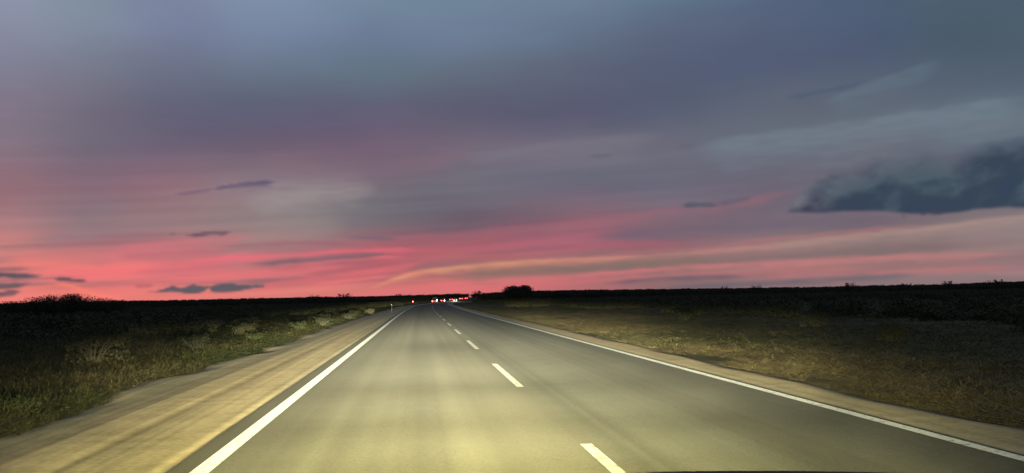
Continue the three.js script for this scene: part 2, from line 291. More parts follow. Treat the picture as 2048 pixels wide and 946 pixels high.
const stoneChips = Array.from({ length: 512 * 512 }, () => rs());
const asphaltGrain = (x, y) => 0.85 + 0.24 * (wrapNoise(x, y, 170, 512, 1) - 0.5) + 0.3 * (stoneChips[y * 512 + x] - 0.5) + 0.07 * (wrapNoise(x, y, 9, 512, 2) - 0.5);
const soilGrain = (x, y) => 0.85 + 0.24 * (wrapNoise(x, y, 96, 512, 3) - 0.5) + 0.2 * (stoneChips[(x * 7 + y * 3) % 512 * 512 + x] - 0.5) + 0.24 * (wrapNoise(x, y, 14, 512, 4) - 0.5);
const asphaltMap = speckle(512, 3.1, asphaltGrain, true);
const soilBump = speckle(512, 4.3, soilGrain, true), soilMap = soilBump;
const paintMap = speckle(256, 1.7, (x, y) => 0.93 + 0.12 * (wrapNoise(x, y, 64, 256, 5) - 0.5) - 0.25 * smooth(0.74, 0.86, wrapNoise(x, y, 40, 256, 6)));

const wornMap = speckle(256, 1.1, (x, y) => 0.93 + 0.16 * (wrapNoise(x, y, 90, 256, 5) - 0.5) - 0.3 * smooth(0.6, 0.9, wrapNoise(x, y, 80, 256, 8)) - 0.16 * smooth(0.5, 0.8, wrapNoise(x, y, 11, 256, 9)));

// ---------------------------------------------------------------- ground, road and shoulders
const roadside = (u) => u < LEFT ? LEFT - u : u > RIGHT ? u - RIGHT : 0;
const groundLift = (u, s) => { const d = roadside(u); const sunk = u < 0 ? smooth(2.5, 3.5, d) : smooth(0.8, 1.7, d); return -0.17 + 0.115 * sunk * (1 + 0.3 * fbm(u * 1.2, s / 2.5, 3)) + smooth(4, 16, d) * (0.04 + 0.16 * fbm(u / 9, s / 11, 3)) + smooth(300, 1500, d) * 1.2 * fbm(u / 400, s / 400, 2); };
const groundColour = (u, s, c) => {
  const n = fbm(u / 3.7, s / 5.1, 3), w = fbm(u / 23 + 5, s / 31, 3);
  const dry = clamp((u > 0 ? 0.65 : 0.3) + 0.8 * w + 0.3 * n, 0, 1), k = 1 + 0.45 * n;
  c[0] = mix(0.03, 0.075, dry) * k; c[1] = mix(0.033, 0.062, dry) * k; c[2] = mix(0.014, 0.03, dry) * k;
};
const groundU = [-7000, -4000, -2400, -1500, -900, -600, -400, -280, -200, -140, -100, -75, -58, ...range(-46, -20, 3), ...range(-18, -5.6, 1.1), ...range(-5.3, 8.5, 0.3), ...range(10, 24, 1.4), ...range(27, 50, 3), 58, 75, 100, 140, 200, 280, 400, 600, 900, 1500, 2400, 4000, 7000];
structure('ground', sheet(groundU, [-4000, -2000, -900, -400, -150, -60, ...stations(-20, 1400, 1), 1800, 2500, 3500, 5000, 9000], groundLift, groundColour), new THREE.MeshPhysicalMaterial({ vertexColors: true, map: soilMap, bumpMap: soilBump, bumpScale: 0.02, roughness: 1, specularIntensity: 0.2 }));

const tread = (u, c) => Math.exp(-(((u - c) / 0.34) ** 2));
const asphaltColour = (u, s, c) => {
  const lane = u < CENTRE ? -0.16 : 3.35, worn = tread(u, lane - 0.78) + tread(u, lane + 0.78), drip = tread(u, lane) * 0.6;
  const lines = 0.1 * noise2(u * 2.3 + 5, s / 60) + 0.15 * noise2(u * 4.7, s / 55 + 3) + 0.13 * noise2(u * 9.5, s / 40), patches = 0.05 * fbm(u / 1.3, s / 26, 3);
  const k = (1 + 0.10 * worn - 0.13 * drip + lines + patches) * (u < LEFT || u > RIGHT ? 0.72 : 1) * (1 - 0.16 * smooth(0, 0.5, 0.5 - Math.min(Math.abs(u - CENTRE), 0.5)) * 0.5);
  const far = smooth(-0.2, 0.5, u - CENTRE); c[0] = mix(0.115, 0.102, far) * k; c[1] = mix(0.104, 0.096, far) * k; c[2] = mix(0.08, 0.078, far) * k;   // right lane slightly darker and greyer than the left
};
const roadUs = range(SEAL_LEFT, SEAL_RIGHT, 0.085), roadSs = stations(-60, 1350, 0.45);
const asphalt = new THREE.MeshPhysicalMaterial({ vertexColors: true, map: asphaltMap, roughness: 0.93, specularIntensity: 0.3 });
const road = structure('road', sheet(roadUs, roadSs, (u) => -0.012 * Math.abs(u - CENTRE) * 0.35, asphaltColour), asphalt);
const paint = new THREE.MeshPhysicalMaterial({ color: new THREE.Color().setRGB(0.78, 0.77, 0.71), map: paintMap, roughness: 0.8, specularIntensity: 0.5 });
const wornPaint = new THREE.MeshPhysicalMaterial({ color: new THREE.Color().setRGB(0.5, 0.48, 0.42), map: wornMap, roughness: 0.85, specularIntensity: 0.5 });
const painted = (u, s) => 0.005 - 0.012 * Math.abs(u - CENTRE) * 0.35;
part('edge_line', sheet([LEFT - 0.085, LEFT + 0.085], stations(-60, 1350, 1), painted), paint, road);
part('edge_line', sheet([RIGHT - 0.075, RIGHT + 0.075], stations(-60, 1350, 1), painted), paint, road);
for (let s = 4 - 24; s < 760; s += 12) part('centre_dash', sheet([CENTRE - 0.058, CENTRE + 0.058], range(s, s + 5.7, 1.9), painted), wornPaint, road);

const rut = (u, s, c, w) => Math.exp(-(((u - c - 0.16 * noise2(s / 13, c)) / w) ** 2));
const gravelLift = (u, s) => {
  const d = roadside(u) - 0.3, left = u < 0;
  return -0.035 - (left ? 0.01 * rut(u, s, -3.15, 0.26) + 0.008 * rut(u, s, -4.3, 0.3) - 0.006 * rut(u, s, -3.7, 0.3) : 0) + 0.004 * noise2(u * 3.1, s / 18) + 0.003 * noise2(u * 8, s / 14) + 0.0015 * noise2(u * 19, s / 3)
    - (left ? 0.07 * smooth(2.3, 3.3, d + 0.9 * fbm(s / 2.6, u * 0.8, 3)) : 0.07 * smooth(0.6, 1.25, d + 0.3 * fbm(s / 2.5, u, 2)));
};
const gravelColour = (u, s, c) => {
  const lines = 0.08 * noise2(u * 1.7 + 3, s / 30) + 0.16 * noise2(u * 5.2, s / 40) + 0.2 * noise2(u * 11, s / 34) + 0.13 * noise2(u * 19, s / 20) - 0.2 * rut(u, s, -3.2, 0.06) + 0.08 * rut(u, s, -3.75, 0.2) - 0.12 * rut(u, s, -4.5, 0.08), k = 1.02 + lines + 0.09 * fbm(u / 0.9, s / 1.6, 3);
  const red = 0.5 + 0.5 * noise2(u * 1.3, s / 20);
  c[0] = mix(0.37, 0.41, red) * k; c[1] = mix(0.312, 0.308, red) * k; c[2] = mix(0.195, 0.178, red) * k;
};
const gravel = new THREE.MeshPhysicalMaterial({ vertexColors: true, map: soilMap, bumpMap: soilBump, bumpScale: 0.0015, roughness: 1, specularIntensity: 0.2 });
structure('gravel_shoulder', sheet(range(-5.6, SEAL_LEFT + 0.03, 0.028), stations(-20, 520, 0.4), gravelLift, gravelColour), gravel);
structure('gravel_shoulder_001', sheet(range(SEAL_RIGHT - 0.03, 6.9, 0.07), stations(-20, 520, 0.5), gravelLift, gravelColour), gravel);

// ---------------------------------------------------------------- vegetation
const leafColour = (r, g, b) => new THREE.MeshPhysicalMaterial({ color: new THREE.Color().setRGB(r, g, b), roughness: 0.9, specularIntensity: 0.3, side: THREE.DoubleSide });
const M = {
  grass: new THREE.MeshPhysicalMaterial({ color: 0xffffff, roughness: 0.9, specularIntensity: 0.3, side: THREE.DoubleSide }),
  scrub: leafColour(0.08, 0.076, 0.04), tree: leafColour(0.06, 0.058, 0.034), grey: leafColour(0.027, 0.029, 0.017), olive: leafColour(0.025, 0.03, 0.012),
  bark: new THREE.MeshStandardMaterial({ color: new THREE.Color().setRGB(0.085, 0.066, 0.05), roughness: 1 }),
};
function leaves(random, clumps, perClump, size) { // clumps: [x, y, z, radius]; small two-sided faces spread through each
  const P = [], N = [], v = new THREE.Vector3(), a = new THREE.Vector3(), b = new THREE.Vector3(), n = new THREE.Vector3();
  for (const [cx, cy, cz, r] of clumps) {
    for (let k = 0; k < perClump; k++) {
      do v.set(random() * 2 - 1, random() * 2 - 1, random() * 2 - 1); while (v.lengthSq() > 1 || v.lengthSq() < 0.12);
      a.set(random() - 0.5, random() - 0.5, random() - 0.5).normalize();
      b.set(random() - 0.5, random() - 0.5, random() - 0.5).cross(a).normalize();
      n.copy(a).cross(b);
      const x = cx + v.x * r, y = Math.max(cy + v.y * r * 0.8, 0.02), z = cz + v.z * r, l = size * (0.6 + 0.8 * random()), w = l * 0.42;
      const q = [[-1, 0], [0, -1], [1, 0], [0, 1]].map(([i, j]) => [x + a.x * l * i + b.x * w * j, y + a.y * l * i + b.y * w * j, z + a.z * l * i + b.z * w * j]);
      for (const t of [0, 1, 2, 0, 2, 3]) { P.push(...q[t]); N.push(n.x, n.y, n.z); }
    }
  }
  const g = new THREE.BufferGeometry();
  g.setAttribute('position', new THREE.Float32BufferAttribute(P, 3));
  g.setAttribute('normal', new THREE.Float32BufferAttribute(N, 3));
  return g;
}
function limb(from, to, r0, r1, sides = 5) {
  const a = new THREE.Vector3(...from), b = new THREE.Vector3(...to), d = b.clone().sub(a), g = new THREE.CylinderGeometry(r1, r0, d.length(), sides, 2);
  g.applyQuaternion(new THREE.Quaternion().setFromUnitVectors(new THREE.Vector3(0, 1, 0), d.clone().normalize()));
  g.translate((a.x + b.x) / 2, (a.y + b.y) / 2, (a.z + b.z) / 2);
  return g.toNonIndexed();
}
function strip(g) { g.deleteAttribute('uv'); return g; }
// several stems spreading from one foot, leaf clumps held towards their ends
function plantShape(seed, tall, wide, stems, clumpsEach, perClump, leaf, foot = 0.25) {
  const random = makeRandom(seed), wood = [], clumps = [];
  for (let k = 0; k < stems; k++) {
    const a = (k + random() * 0.8) / stems * Math.PI * 2, lean = (0.15 + 0.75 * random()) * wide / 2, h = tall * (0.62 + 0.25 * random()), fork = [Math.cos(a) * lean * 0.4, h * (0.4 + 0.15 * random()), Math.sin(a) * lean * 0.4], end = [Math.cos(a) * lean, h, Math.sin(a) * lean];
    wood.push(limb([0, 0, 0], fork, tall * 0.022 + 0.01, tall * 0.014 + 0.006), limb(fork, end, tall * 0.014 + 0.006, 0.008));
    for (let q = 0; q < clumpsEach; q++) {
      const t = 0.35 + 0.65 * (q + random()) / clumpsEach, r = (0.16 + 0.16 * random()) * Math.min(wide, tall * 1.2), side = (random() - 0.5) * wide * 0.35;
      const p = [mix(fork[0], end[0], t) + side * Math.sin(a), Math.max(mix(fork[1], end[1], t) + (random() - 0.4) * tall * 0.16, foot * tall * 0.5), mix(fork[2], end[2], t) - side * Math.cos(a)];
      clumps.push([...p, Math.min(r, tall - p[1])]);
      if (q % 2) wood.push(limb(fork, p, tall * 0.008 + 0.004, 0.004, 4));
    }
    if (foot < 0.2) clumps.push([Math.cos(a) * lean * 0.9, tall * 0.22, Math.sin(a) * lean * 0.9, tall * 0.24]);
  }
  return { crown: leaves(random, clumps, perClump, leaf), wood: strip(mergeGeometries(wood)) };
}
const whole = (p) => mergeGeometries([p.crown, p.wood]);
function plant(name, shape, material, u, s, size, turn, label, category, group) {
  const g = base(name, u + shift(s), height(s) + groundLift(u, s) - 0.03, -s, turn);
  g.scale.setScalar(size);
  part('crown', shape.crown, material, g);
  part(category === 'tree' ? 'trunk' : 'stem', shape.wood, M.bark, g);
  return tag(g, label, category, group);
}
function scatter(name, geometry, material, spots, label, colours) { // a mass nobody could count
  const m = new THREE.InstancedMesh(geometry, material, spots.length), d = new THREE.Object3D(), c = new THREE.Color();
  spots.forEach(([u, s, w, h, turn], k) => {
    d.position.set(u + shift(s), height(s) + groundLift(u, s) - 0.02, -s); d.rotation.set(0, turn, 0); d.scale.set(w, h, w); d.updateMatrix(); m.setMatrixAt(k, d.matrix);
    if (colours) m.setColorAt(k, c.setRGB(...colours(u, s, k)));
  });
  m.name = name; m.userData = { kind: 'stuff', label, category: 'vegetation' }; m.castShadow = m.receiveShadow = true;
  scene.add(m);
}
// grass tuft: bent blades
function tuftShape(seed, blades) {
  const random = makeRandom(seed), P = [];
  for (let k = 0; k < blades; k++) {
    const a = random() * 6.283, r = random() * 0.12, x = Math.cos(a) * r, z = Math.sin(a) * r, h = 0.5 + 0.5 * random(), out = 0.15 + 0.45 * random(), t = a + (random() - 0.5) * 1.4, w = 0.016, px = -Math.sin(t) * w, pz = Math.cos(t) * w;
    const mx = x + Math.cos(t) * out * 0.35, mz = z + Math.sin(t) * out * 0.35, ex = x + Math.cos(t) * out, ez = z + Math.sin(t) * out;
    P.push(x - px, 0, z - pz, x + px, 0, z + pz, mx, h * 0.65, mz, mx - px * 0.8, h * 0.62, mz - pz * 0.8, mx + px * 0.8, h * 0.62, mz + pz * 0.8, ex, h, ez);
  }
  const g = new THREE.BufferGeometry();
  g.setAttribute('position', new THREE.Float32BufferAttribute(P, 3));
  g.computeVertexNormals();
  return g;
}
{
  const random = makeRandom(71), left = [], right = [];
  for (let k = 0; k < 42000; k++) {
    const s = 5 + 150 * random() ** 1.9, u = -4.35 - 13 * random() ** 1.6 * (0.4 + s / 60);
    const edge = smooth(0, 1.2, -4.75 - u), clump = fbm(u / 1.9, s / 2.6, 3);
    if (clump + 0.9 * edge < (u > -4.75 ? 0.22 : -0.12)) continue;
    const h = (0.06 + 0.22 * edge * random() + 0.07 * clump) * (1 + 0.2 * random());
    left.push([u, s, (0.5 + 0.6 * random()) * (0.7 + s / 120), h, random() * 6.28]);
  }
  for (let k = 0; k < 46000; k++) {
    const s = 6 + 170 * random() ** 1.8, u = 6.2 + 14 * random() ** 1.4 * (0.45 + s / 50);
    const edge = smooth(0, 1.5, u - 6.2), clump = fbm(u / 2.4 + 9, s / 3.8, 3);
    if (clump + 0.9 * edge < -0.15) continue;
    const h = (0.05 + 0.1 * edge * random() + 0.05 * clump) * (1 + 0.2 * random());
    right.push([u, s, (0.6 + 0.6 * random()) * (0.7 + s / 120), h, random() * 6.28]);
  }
  const toneOf = (dryness, seed, tone) => { const r = makeRandom(seed); return (u, s) => { const d = clamp(dryness + 0.9 * fbm(u / 4, s / 7, 2) + 0.3 * (r() - 0.5), 0, 1), k = (0.7 + 0.5 * r()) * tone; return [mix(0.055, 0.14, d) * k, mix(0.066, 0.109, d) * k, mix(0.021, 0.052, d) * k]; }; };
  scatter('grass', tuftShape(5, 11), M.grass, left, 'green and dry grass beyond the gravel shoulder on the left verge', toneOf(0.3, 3, 0.72));
  scatter('grass_001', tuftShape(6, 11), M.grass, right, 'dry olive grass covering the right verge beyond the sand strip', toneOf(1.0, 4, 1.2));
}
// low dark scrub over the plain, woodland along the far horizon
const lowBush = [plantShape(21, 0.95, 1.5, 6, 3, 16, 0.06, 0.1), plantShape(22, 0.8, 1.6, 6, 3, 16, 0.055, 0.1)];
const farTree = [plantShape(31, 1, 1.15, 6, 4, 12, 0.06, 0.1), plantShape(32, 1, 0.9, 5, 4, 12, 0.06, 0.3), plantShape(33, 1, 1.5, 7, 4, 12, 0.06, 0.1)];
{
  const random = makeRandom(81), low = [], wood = [];
  for (let k = 0; k < 15000; k++) {
    const s = 12 + 520 * random() ** 1.25, side = random() < 0.42 ? -1 : 1, spread = 25 + s * 0.78, off = (side < 0 ? 8.2 : 13.5) + (s > 130 ? -2.5 : 0) + spread * random() ** 1.15, u = side < 0 ? LEFT - off : RIGHT + off - 1;
    if (fbm(u / 14, s / 17, 3) < -0.2 + 0.35 * (s < 60 ? 1 : 0)) continue;
    const h = (0.55 + 0.75 * random()) * (s < 45 ? 0.75 : 1);
    low.push([u, s, (0.8 + 0.7 * random()) * (1 + s / 500), h, random() * 6.28]);
  }
  for (let k = 0; k < 21000; k++) {
    const az = rad(-48 + 104 * random()), d = 430 + 650 * random() ** 0.9, s = d * Math.cos(az), x = d * Math.sin(az), u = x - shift(s);
    if (u > LEFT - 14 && u < RIGHT + 14 && d < 1010) continue;
    const h = (1 + 0.42 * Math.exp(-(((az * 57.3 - 8) / 4.5) ** 2)) + 0.2 * smooth(28, 33, az * 57.3) + 0.12 * smooth(10, 14, az * 57.3) * (1 - smooth(18, 24, az * 57.3))) * (2.35 + 2.1 * (d - 430) / 650) * (0.72 + 0.5 * random()) + 1.1 * fbm(x / 45, s / 60, 3);
    wood.push([u, s, h * (0.75 + 0.5 * random()), h, random() * 6.28]);
  }
  scatter('scrub', whole(lowBush[0]), M.scrub, low, 'low dark scrub covering the plain on both sides of the road');
  scatter('woodland', whole(farTree[0]), M.tree, wood, 'dark mass of woodland along the whole horizon');
}
// ---------------------------------------------------------------- single trees and shrubs
// place by azimuth and elevation seen from the road: [azimuth, distance, height, width factor, shape]
function treeAt(az, d, tall, shape, label, group, name = 'tree') {
  const s = d * Math.cos(rad(az)), u = d * Math.sin(rad(az)) - shift(s), g = plant(name, farTree[shape], M.tree, u, s, tall, az * 3.1, label, 'tree', group);
  return g;
}
const skylineTrees = [
  [-19.4, 480, 4.3, 2, 'low rounded tree on the skyline below the leftmost small dark clouds'],
  [-16.3, 460, 4.6, 2, 'spreading tree on the skyline at the end of the blurred dark thicket'],
  [-13.6, 520, 4.4, 0, 'rounded tree on the skyline below the pair of lens clouds'],
  [-8.2, 540, 4.1, 0, 'small round tree on the skyline between lens clouds and bent tree'],
  [-5.95, 500, 5.6, 1, 'thin bent tree standing highest on the skyline left of the road'],
  [-4.25, 470, 5.5, 2, 'flat-topped tree on the skyline just left of the road'],
  [-1.2, 620, 5.4, 0, 'low tree on the skyline above the red roadside reflector'],
  [3.4, 700, 6.6, 2, 'broad tree on the skyline between the traffic and the large bush'],
  [13.3, 560, 5.3, 0, 'small tree on the skyline first right of the large bush'],
  [15.2, 540, 5.0, 2, 'wide low tree on the skyline under the yellow cloud streak'],
  [17.4, 500, 5.6, 1, 'slender tree of a pair on the skyline, the shorter one'],
  [19.2, 500, 5.9, 1, 'slender tree of a pair on the skyline, the taller one'],
  [24.1, 480, 5.7, 0, 'tree on the skyline below the left end of the dark cloud bank'],
  [27.0, 520, 4.9, 2, 'low spreading tree on the skyline below the middle of the cloud bank'],
  [29.1, 470, 5.4, 0, 'bushy tree on the skyline near the right edge'],
  [31.4, 480, 5.5, 2, 'rightmost tree on the skyline, wide and low'],
];
for (const [az, d, h, k, label] of skylineTrees) treeAt(az, d, h, k, label, 'trees standing out on the skyline');

const largeBush = plantShape(41, 3.2, 4.4, 15, 8, 110, 0.1, 0.1);
plant('large_bush', largeBush, M.scrub, 13.3 - shift(134), 134, 1, 0.4, 'large rounded bush beside the road, rising above the right horizon', 'bush');

const thicketShape = [plantShape(51, 2.75, 4.4, 12, 7, 90, 0.06, 0.1), plantShape(52, 2.55, 4.4, 12, 7, 90, 0.06, 0.1)];
[[-21.2, 96, 0.8, 'leftmost low bush of the dark thicket at the left edge'], [-19.9, 92, 0.98, 'second bush from the left in the dark thicket'], [-18.7, 95, 1.0, 'middle and tallest bush of the dark thicket at the left edge'], [-17.6, 99, 0.92, 'fourth bush from the left in the dark thicket'], [-16.7, 104, 0.8, 'rightmost bush of the dark thicket at the left edge']].forEach(([az, d, size, label], k) => {
  const s = d * Math.cos(rad(az));
  plant('thicket_bush', thicketShape[k % 2], M.tree, d * Math.sin(rad(az)) - shift(s), s, size, k * 1.3, label, 'bush', 'bushes of the thicket at the left edge');
});

const shrubShape = [plantShape(61, 1.3, 2.0, 8, 5, 44, 0.045, 0.1), plantShape(62, 0.8, 1.5, 8, 4, 40, 0.04, 0.1), plantShape(63, 0.55, 1.0, 7, 4, 34, 0.035, 0.1)];
const shrubs = [
  [-7.9, 25, 0, 0.95, M.scrub, 'large dim green shrub left of the gravel shoulder, nearest of the tall ones'],
  [-8.9, 28.5, 0, 0.85, M.scrub, 'tall dim shrub standing directly behind the large near shrub'],
  [-6.6, 30.5, 1, 0.8, M.grey, 'pale grey shrub catching the light beside the large dim shrubs'],
  [-6.0, 37, 2, 0.9, M.olive, 'low olive shrub at the edge of the gravel before the pale ones'],
  [-7.4, 43, 1, 0.9, M.scrub, 'dark rounded shrub set back from the gravel edge'],
  [-5.9, 50, 1, 0.75, M.olive, 'olive shrub in the row along the gravel edge, first of the row'],
  [-5.6, 58, 1, 0.8, M.grey, 'pale shrub in the row along the gravel edge, second along'],
  [-6.4, 66, 1, 0.95, M.olive, 'olive shrub in the row along the gravel edge, third along'],
  [-5.4, 76, 2, 1.1, M.grey, 'small pale shrub in the row along the gravel edge, fourth along'],
  [-5.8, 88, 1, 0.9, M.olive, 'olive shrub in the row along the gravel edge, fifth along'],
  [-5.2, 104, 1, 0.85, M.scrub, 'farthest dark shrub of the row along the gravel edge'],
  [-5.6, 14.5, 2, 0.6, M.olive, 'small bright green shrub on the near left verge'],
  [13.0, 26.5, 1, 0.8, M.scrub, 'dim shrub where the right verge grass meets the dark scrub'],
  [15.2, 37, 1, 0.9, M.scrub, 'dark shrub at the back of the right verge'],
  [14.2, 52, 1, 0.9, M.olive, 'olive shrub at the back of the right verge, farther along'],
];
shrubs.forEach(([u, s, k, size, m, label], n) => plant('shrub', shrubShape[k], m, u, s, size, n * 2.1, label, 'shrub', u < 0 ? 'shrubs along the left verge' : 'shrubs along the right verge'));

// ---------------------------------------------------------------- guide posts
const plateMetal = new THREE.MeshStandardMaterial({ color: new THREE.Color().setRGB(0.08, 0.075, 0.06), roughness: 0.7 });
const weathered = new THREE.MeshStandardMaterial({ color: new THREE.Color().setRGB(0.022, 0.021, 0.018), roughness: 0.9 });
const redPlastic = new THREE.MeshStandardMaterial({ color: new THREE.Color().setRGB(0.5, 0.03, 0.02), roughness: 0.2 });
const lampOn = (r, g, b, k) => new THREE.MeshStandardMaterial({ color: new THREE.Color().setRGB(r * 0.4, g * 0.4, b * 0.4), emissive: new THREE.Color().setRGB(r, g, b), emissiveIntensity: k, roughness: 0.3 });
const postShape = new RoundedBoxGeometry(0.09, 0.95, 0.045, 2, 0.015).translate(0, 0.51, 0), discShape = new THREE.CylinderGeometry(0.042, 0.042, 0.014, 14).rotateX(Math.PI / 2).translate(0, 0.82, 0.028);
for (const [u, s, label] of [[-3.5, 121, 'weathered grey guide post where the left edge line begins to bend'], [-3.1, 262, 'farthest weathered guide post, just left of the van']]) {
  const g = base('guide_post', u + shift(s), height(s) + (s > 500 ? groundLift(u, s) : gravelLift(u, s)) - 0.04, -s);
  part('post', postShape, weathered, g); part('reflector', discShape, redPlastic, g);
  tag(g, label, 'guide post', 'guide posts along the left verge');
}
{
  const s = 236, u = -3.3, g = base('glowing_reflector', u + shift(s), height(s) + gravelLift(u, s) - 0.04, -s);
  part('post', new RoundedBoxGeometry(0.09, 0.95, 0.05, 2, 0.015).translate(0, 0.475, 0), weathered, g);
  part('glowing_lens', new THREE.SphereGeometry(0.1, 14, 10).scale(1, 1.25, 0.6).translate(0, 0.99, 0), lampOn(1, 0.16, 0.13, 20), g);
  const l = new THREE.PointLight(new THREE.Color().setRGB(1, 0.2, 0.15), 3); l.position.set(0, 0.99, 0); g.add(l);  // a reflector in the headlights; its own glow and this light are added
  tag(g, 'single red reflector with an added glow on a short post left of the road', 'reflector post');
}

// ---------------------------------------------------------------- traffic ahead
const bodyPaint = (r, g, b) => new THREE.MeshPhysicalMaterial({ color: new THREE.Color().setRGB(r, g, b), roughness: 0.4, metalness: 0.2, clearcoat: 0.8, clearcoatRoughness: 0.15 });
const darkGlass = new THREE.MeshPhysicalMaterial({ color: new THREE.Color().setRGB(0.012, 0.014, 0.016), roughness: 0.08 });
const rubber = new THREE.MeshStandardMaterial({ color: new THREE.Color().setRGB(0.02, 0.02, 0.02), roughness: 0.9 });
const alloy = new THREE.MeshStandardMaterial({ color: new THREE.Color().setRGB(0.4, 0.4, 0.4), metalness: 0.8, roughness: 0.4 });
const blackTrim = new THREE.MeshStandardMaterial({ color: new THREE.Color().setRGB(0.025, 0.025, 0.027), roughness: 0.6 });
const tailLamp = lampOn(1, 0.07, 0.055, 24), headLamp = lampOn(1, 0.9, 0.4, 18), dimLamp = lampOn(1, 0.95, 0.85, 4);
function profile(points, width, bevel) {       // side outline [z, y], front towards -z
  const sh = new THREE.Shape(points.map(([z, y]) => new THREE.Vector2(z, y)));
  return new THREE.ExtrudeGeometry(sh, { depth: width - 2 * bevel, bevelEnabled: true, bevelThickness: bevel, bevelSize: bevel, bevelSegments: 3, curveSegments: 6 }).translate(0, 0, -(width - 2 * bevel) / 2).rotateY(-Math.PI / 2);
}
const tyreShape = new THREE.TorusGeometry(0.26, 0.1, 10, 24).rotateY(Math.PI / 2).scale(1.1, 1, 1), rimShape = new THREE.CylinderGeometry(0.2, 0.2, 0.17, 18).rotateZ(Math.PI / 2);
function wheel(parent, x, z, r = 0.36) { const w = part('wheel', tyreShape, rubber, parent); w.position.set(x, r, z); w.scale.setScalar(r / 0.36); part('rim', rimShape, alloy, w); }
// tail or head lamps glow; the light each throws is a lamp set in it
function vehicle(name, u, s, kind, colour, oncoming, label, group) {
  const g = base(name, u + shift(s), height(s), -s, heading(s) + (oncoming ? Math.PI : 0)), van = kind === 'van', L = van ? 5.2 : 4.5, Wd = van ? 1.95 : 1.82, m = bodyPaint(...colour), top = van ? 2.15 : kind === 'suv' ? 1.74 : 1.46;
  const belt = van ? 1.15 : kind === 'suv' ? 1.05 : 0.92, back = L / 2 - 0.1, front = -L / 2 + 0.1;
  part('body', profile([[front, 0.32], [front - 0.02, 0.62], [front + 0.12, belt - 0.16], [front + 1.0, belt], [back, belt], [back + 0.04, 0.6], [back - 0.02, 0.32]], Wd, 0.08), m, g);
  const cabin = van ? [[front + 0.75, belt - 0.05], [front + 1.45, top - 0.1], [front + 1.8, top], [back - 0.1, top], [back - 0.02, belt - 0.05]] : [[front + 0.95, belt - 0.05], [front + 1.75, top - 0.07], [front + 2.1, top], [back - (kind === 'suv' ? 0.35 : 0.95), top - 0.03], [back - (kind === 'suv' ? 0.05 : 0.3), belt - 0.05]];
  part('cabin', profile(cabin, Wd - 0.16, 0.07), m, g);
  const rw = Wd - 0.5, mid = (belt + top) / 2, hh = (top - belt) * 0.62;
  const lean = van ? 0.12 : kind === 'suv' ? 0.4 : 0.9;
  const rear = part('window', new RoundedBoxGeometry(rw, hh, 0.03, 2, 0.012), darkGlass, g); rear.position.set(0, mid, back - (van ? 0.055 : kind === 'suv' ? 0.19 : 0.62) + 0.09); rear.rotation.x = -lean;
  const screen = part('windscreen', new RoundedBoxGeometry(rw, hh * 1.15, 0.03, 2, 0.012), darkGlass, g); screen.position.set(0, mid - 0.02, front + (van ? 1.08 : 1.33) - 0.07); screen.rotation.x = van ? 0.62 : 0.85;
  for (const sx of [-1, 1]) { const w = part('window', new RoundedBoxGeometry(0.02, hh * 0.85, L * 0.38, 2, 0.008), darkGlass, g); w.position.set(sx * (Wd / 2 - 0.073), mid - 0.02, van ? -0.4 : 0.15); }
  part('bumper', new RoundedBoxGeometry(Wd - 0.06, 0.2, 0.16, 3, 0.05).translate(0, 0.45, back + 0.13), blackTrim, g);
  part('bumper', new RoundedBoxGeometry(Wd - 0.06, 0.22, 0.16, 3, 0.05).translate(0, 0.43, front - 0.12), blackTrim, g);
  part('number_plate', new RoundedBoxGeometry(0.37, 0.13, 0.015, 1, 0.005).translate(0, 0.68, back + 0.135), plateMetal, g);
  const ty = van ? 0.98 : 0.86, tx = Wd / 2 - 0.15, tw = van ? 0.2 : 0.3, th = van ? 0.36 : 0.26;
  for (const sx of [-1, 1]) {
    part('tail_light', new RoundedBoxGeometry(tw, th, 0.08, 3, 0.03).translate(sx * tx, ty, back + 0.12), oncoming ? redPlastic : tailLamp, g);
    part('headlight', new RoundedBoxGeometry(0.34, 0.17, 0.1, 3, 0.04).translate(sx * (Wd / 2 - 0.27), 0.66, front - 0.1), oncoming ? headLamp : dimLamp, g);
    wheel(g, sx * (Wd / 2 - 0.12), front + 0.85); wheel(g, sx * (Wd / 2 - 0.12), back - 0.75);
    if (oncoming) {
      const l = new THREE.SpotLight(new THREE.Color().setRGB(1, 0.93, 0.65), 900, 0, rad(24), 0.8, 2); l.position.set(sx * (Wd / 2 - 0.27), 0.66, front - 0.17); l.target.position.set(sx * (Wd / 2 - 0.27), -1.2, front - 20); l.castShadow = true; g.add(l, l.target);
    } else {
      const l = new THREE.PointLight(new THREE.Color().setRGB(1, 0.12, 0.09), 16); l.position.set(sx * tx, ty, back + 0.2); l.castShadow = true; g.add(l);
    }
  }
  return shadows(tag(g, label, kind === 'van' ? 'van' : 'car', group));
}
const LANE = -0.16, OTHER = 3.35;
vehicle('van', LANE - 0.85, 395, 'van', [0.05, 0.05, 0.052], false, 'tall boxy van with lit red tail lights, nearest of the traffic ahead', 'traffic on the road ahead');
vehicle('car', LANE - 0.25, 492, 'suv', [0.05, 0.055, 0.06], false, 'dark car with lit tail lights, first ahead of the van', 'traffic on the road ahead');
vehicle('car', LANE - 0.6, 618, 'sedan', [0.09, 0.09, 0.092], false, 'grey car with tail lights, second ahead of the van', 'traffic on the road ahead');
vehicle('car', LANE, 752, 'suv', [0.08, 0.02, 0.02], false, 'dark red car with tail lights, just beyond the oncoming headlights', 'traffic on the road ahead');
vehicle('car', LANE, 826, 'sedan', [0.2, 0.2, 0.21], false, 'farthest car, its tail lights rightmost in the line of traffic', 'traffic on the road ahead');
vehicle('oncoming_car', OTHER + 0.6, 560, 'suv', [0.45, 0.45, 0.43], true, 'oncoming car with bright yellow-white headlights in the right lane', 'traffic on the road ahead');

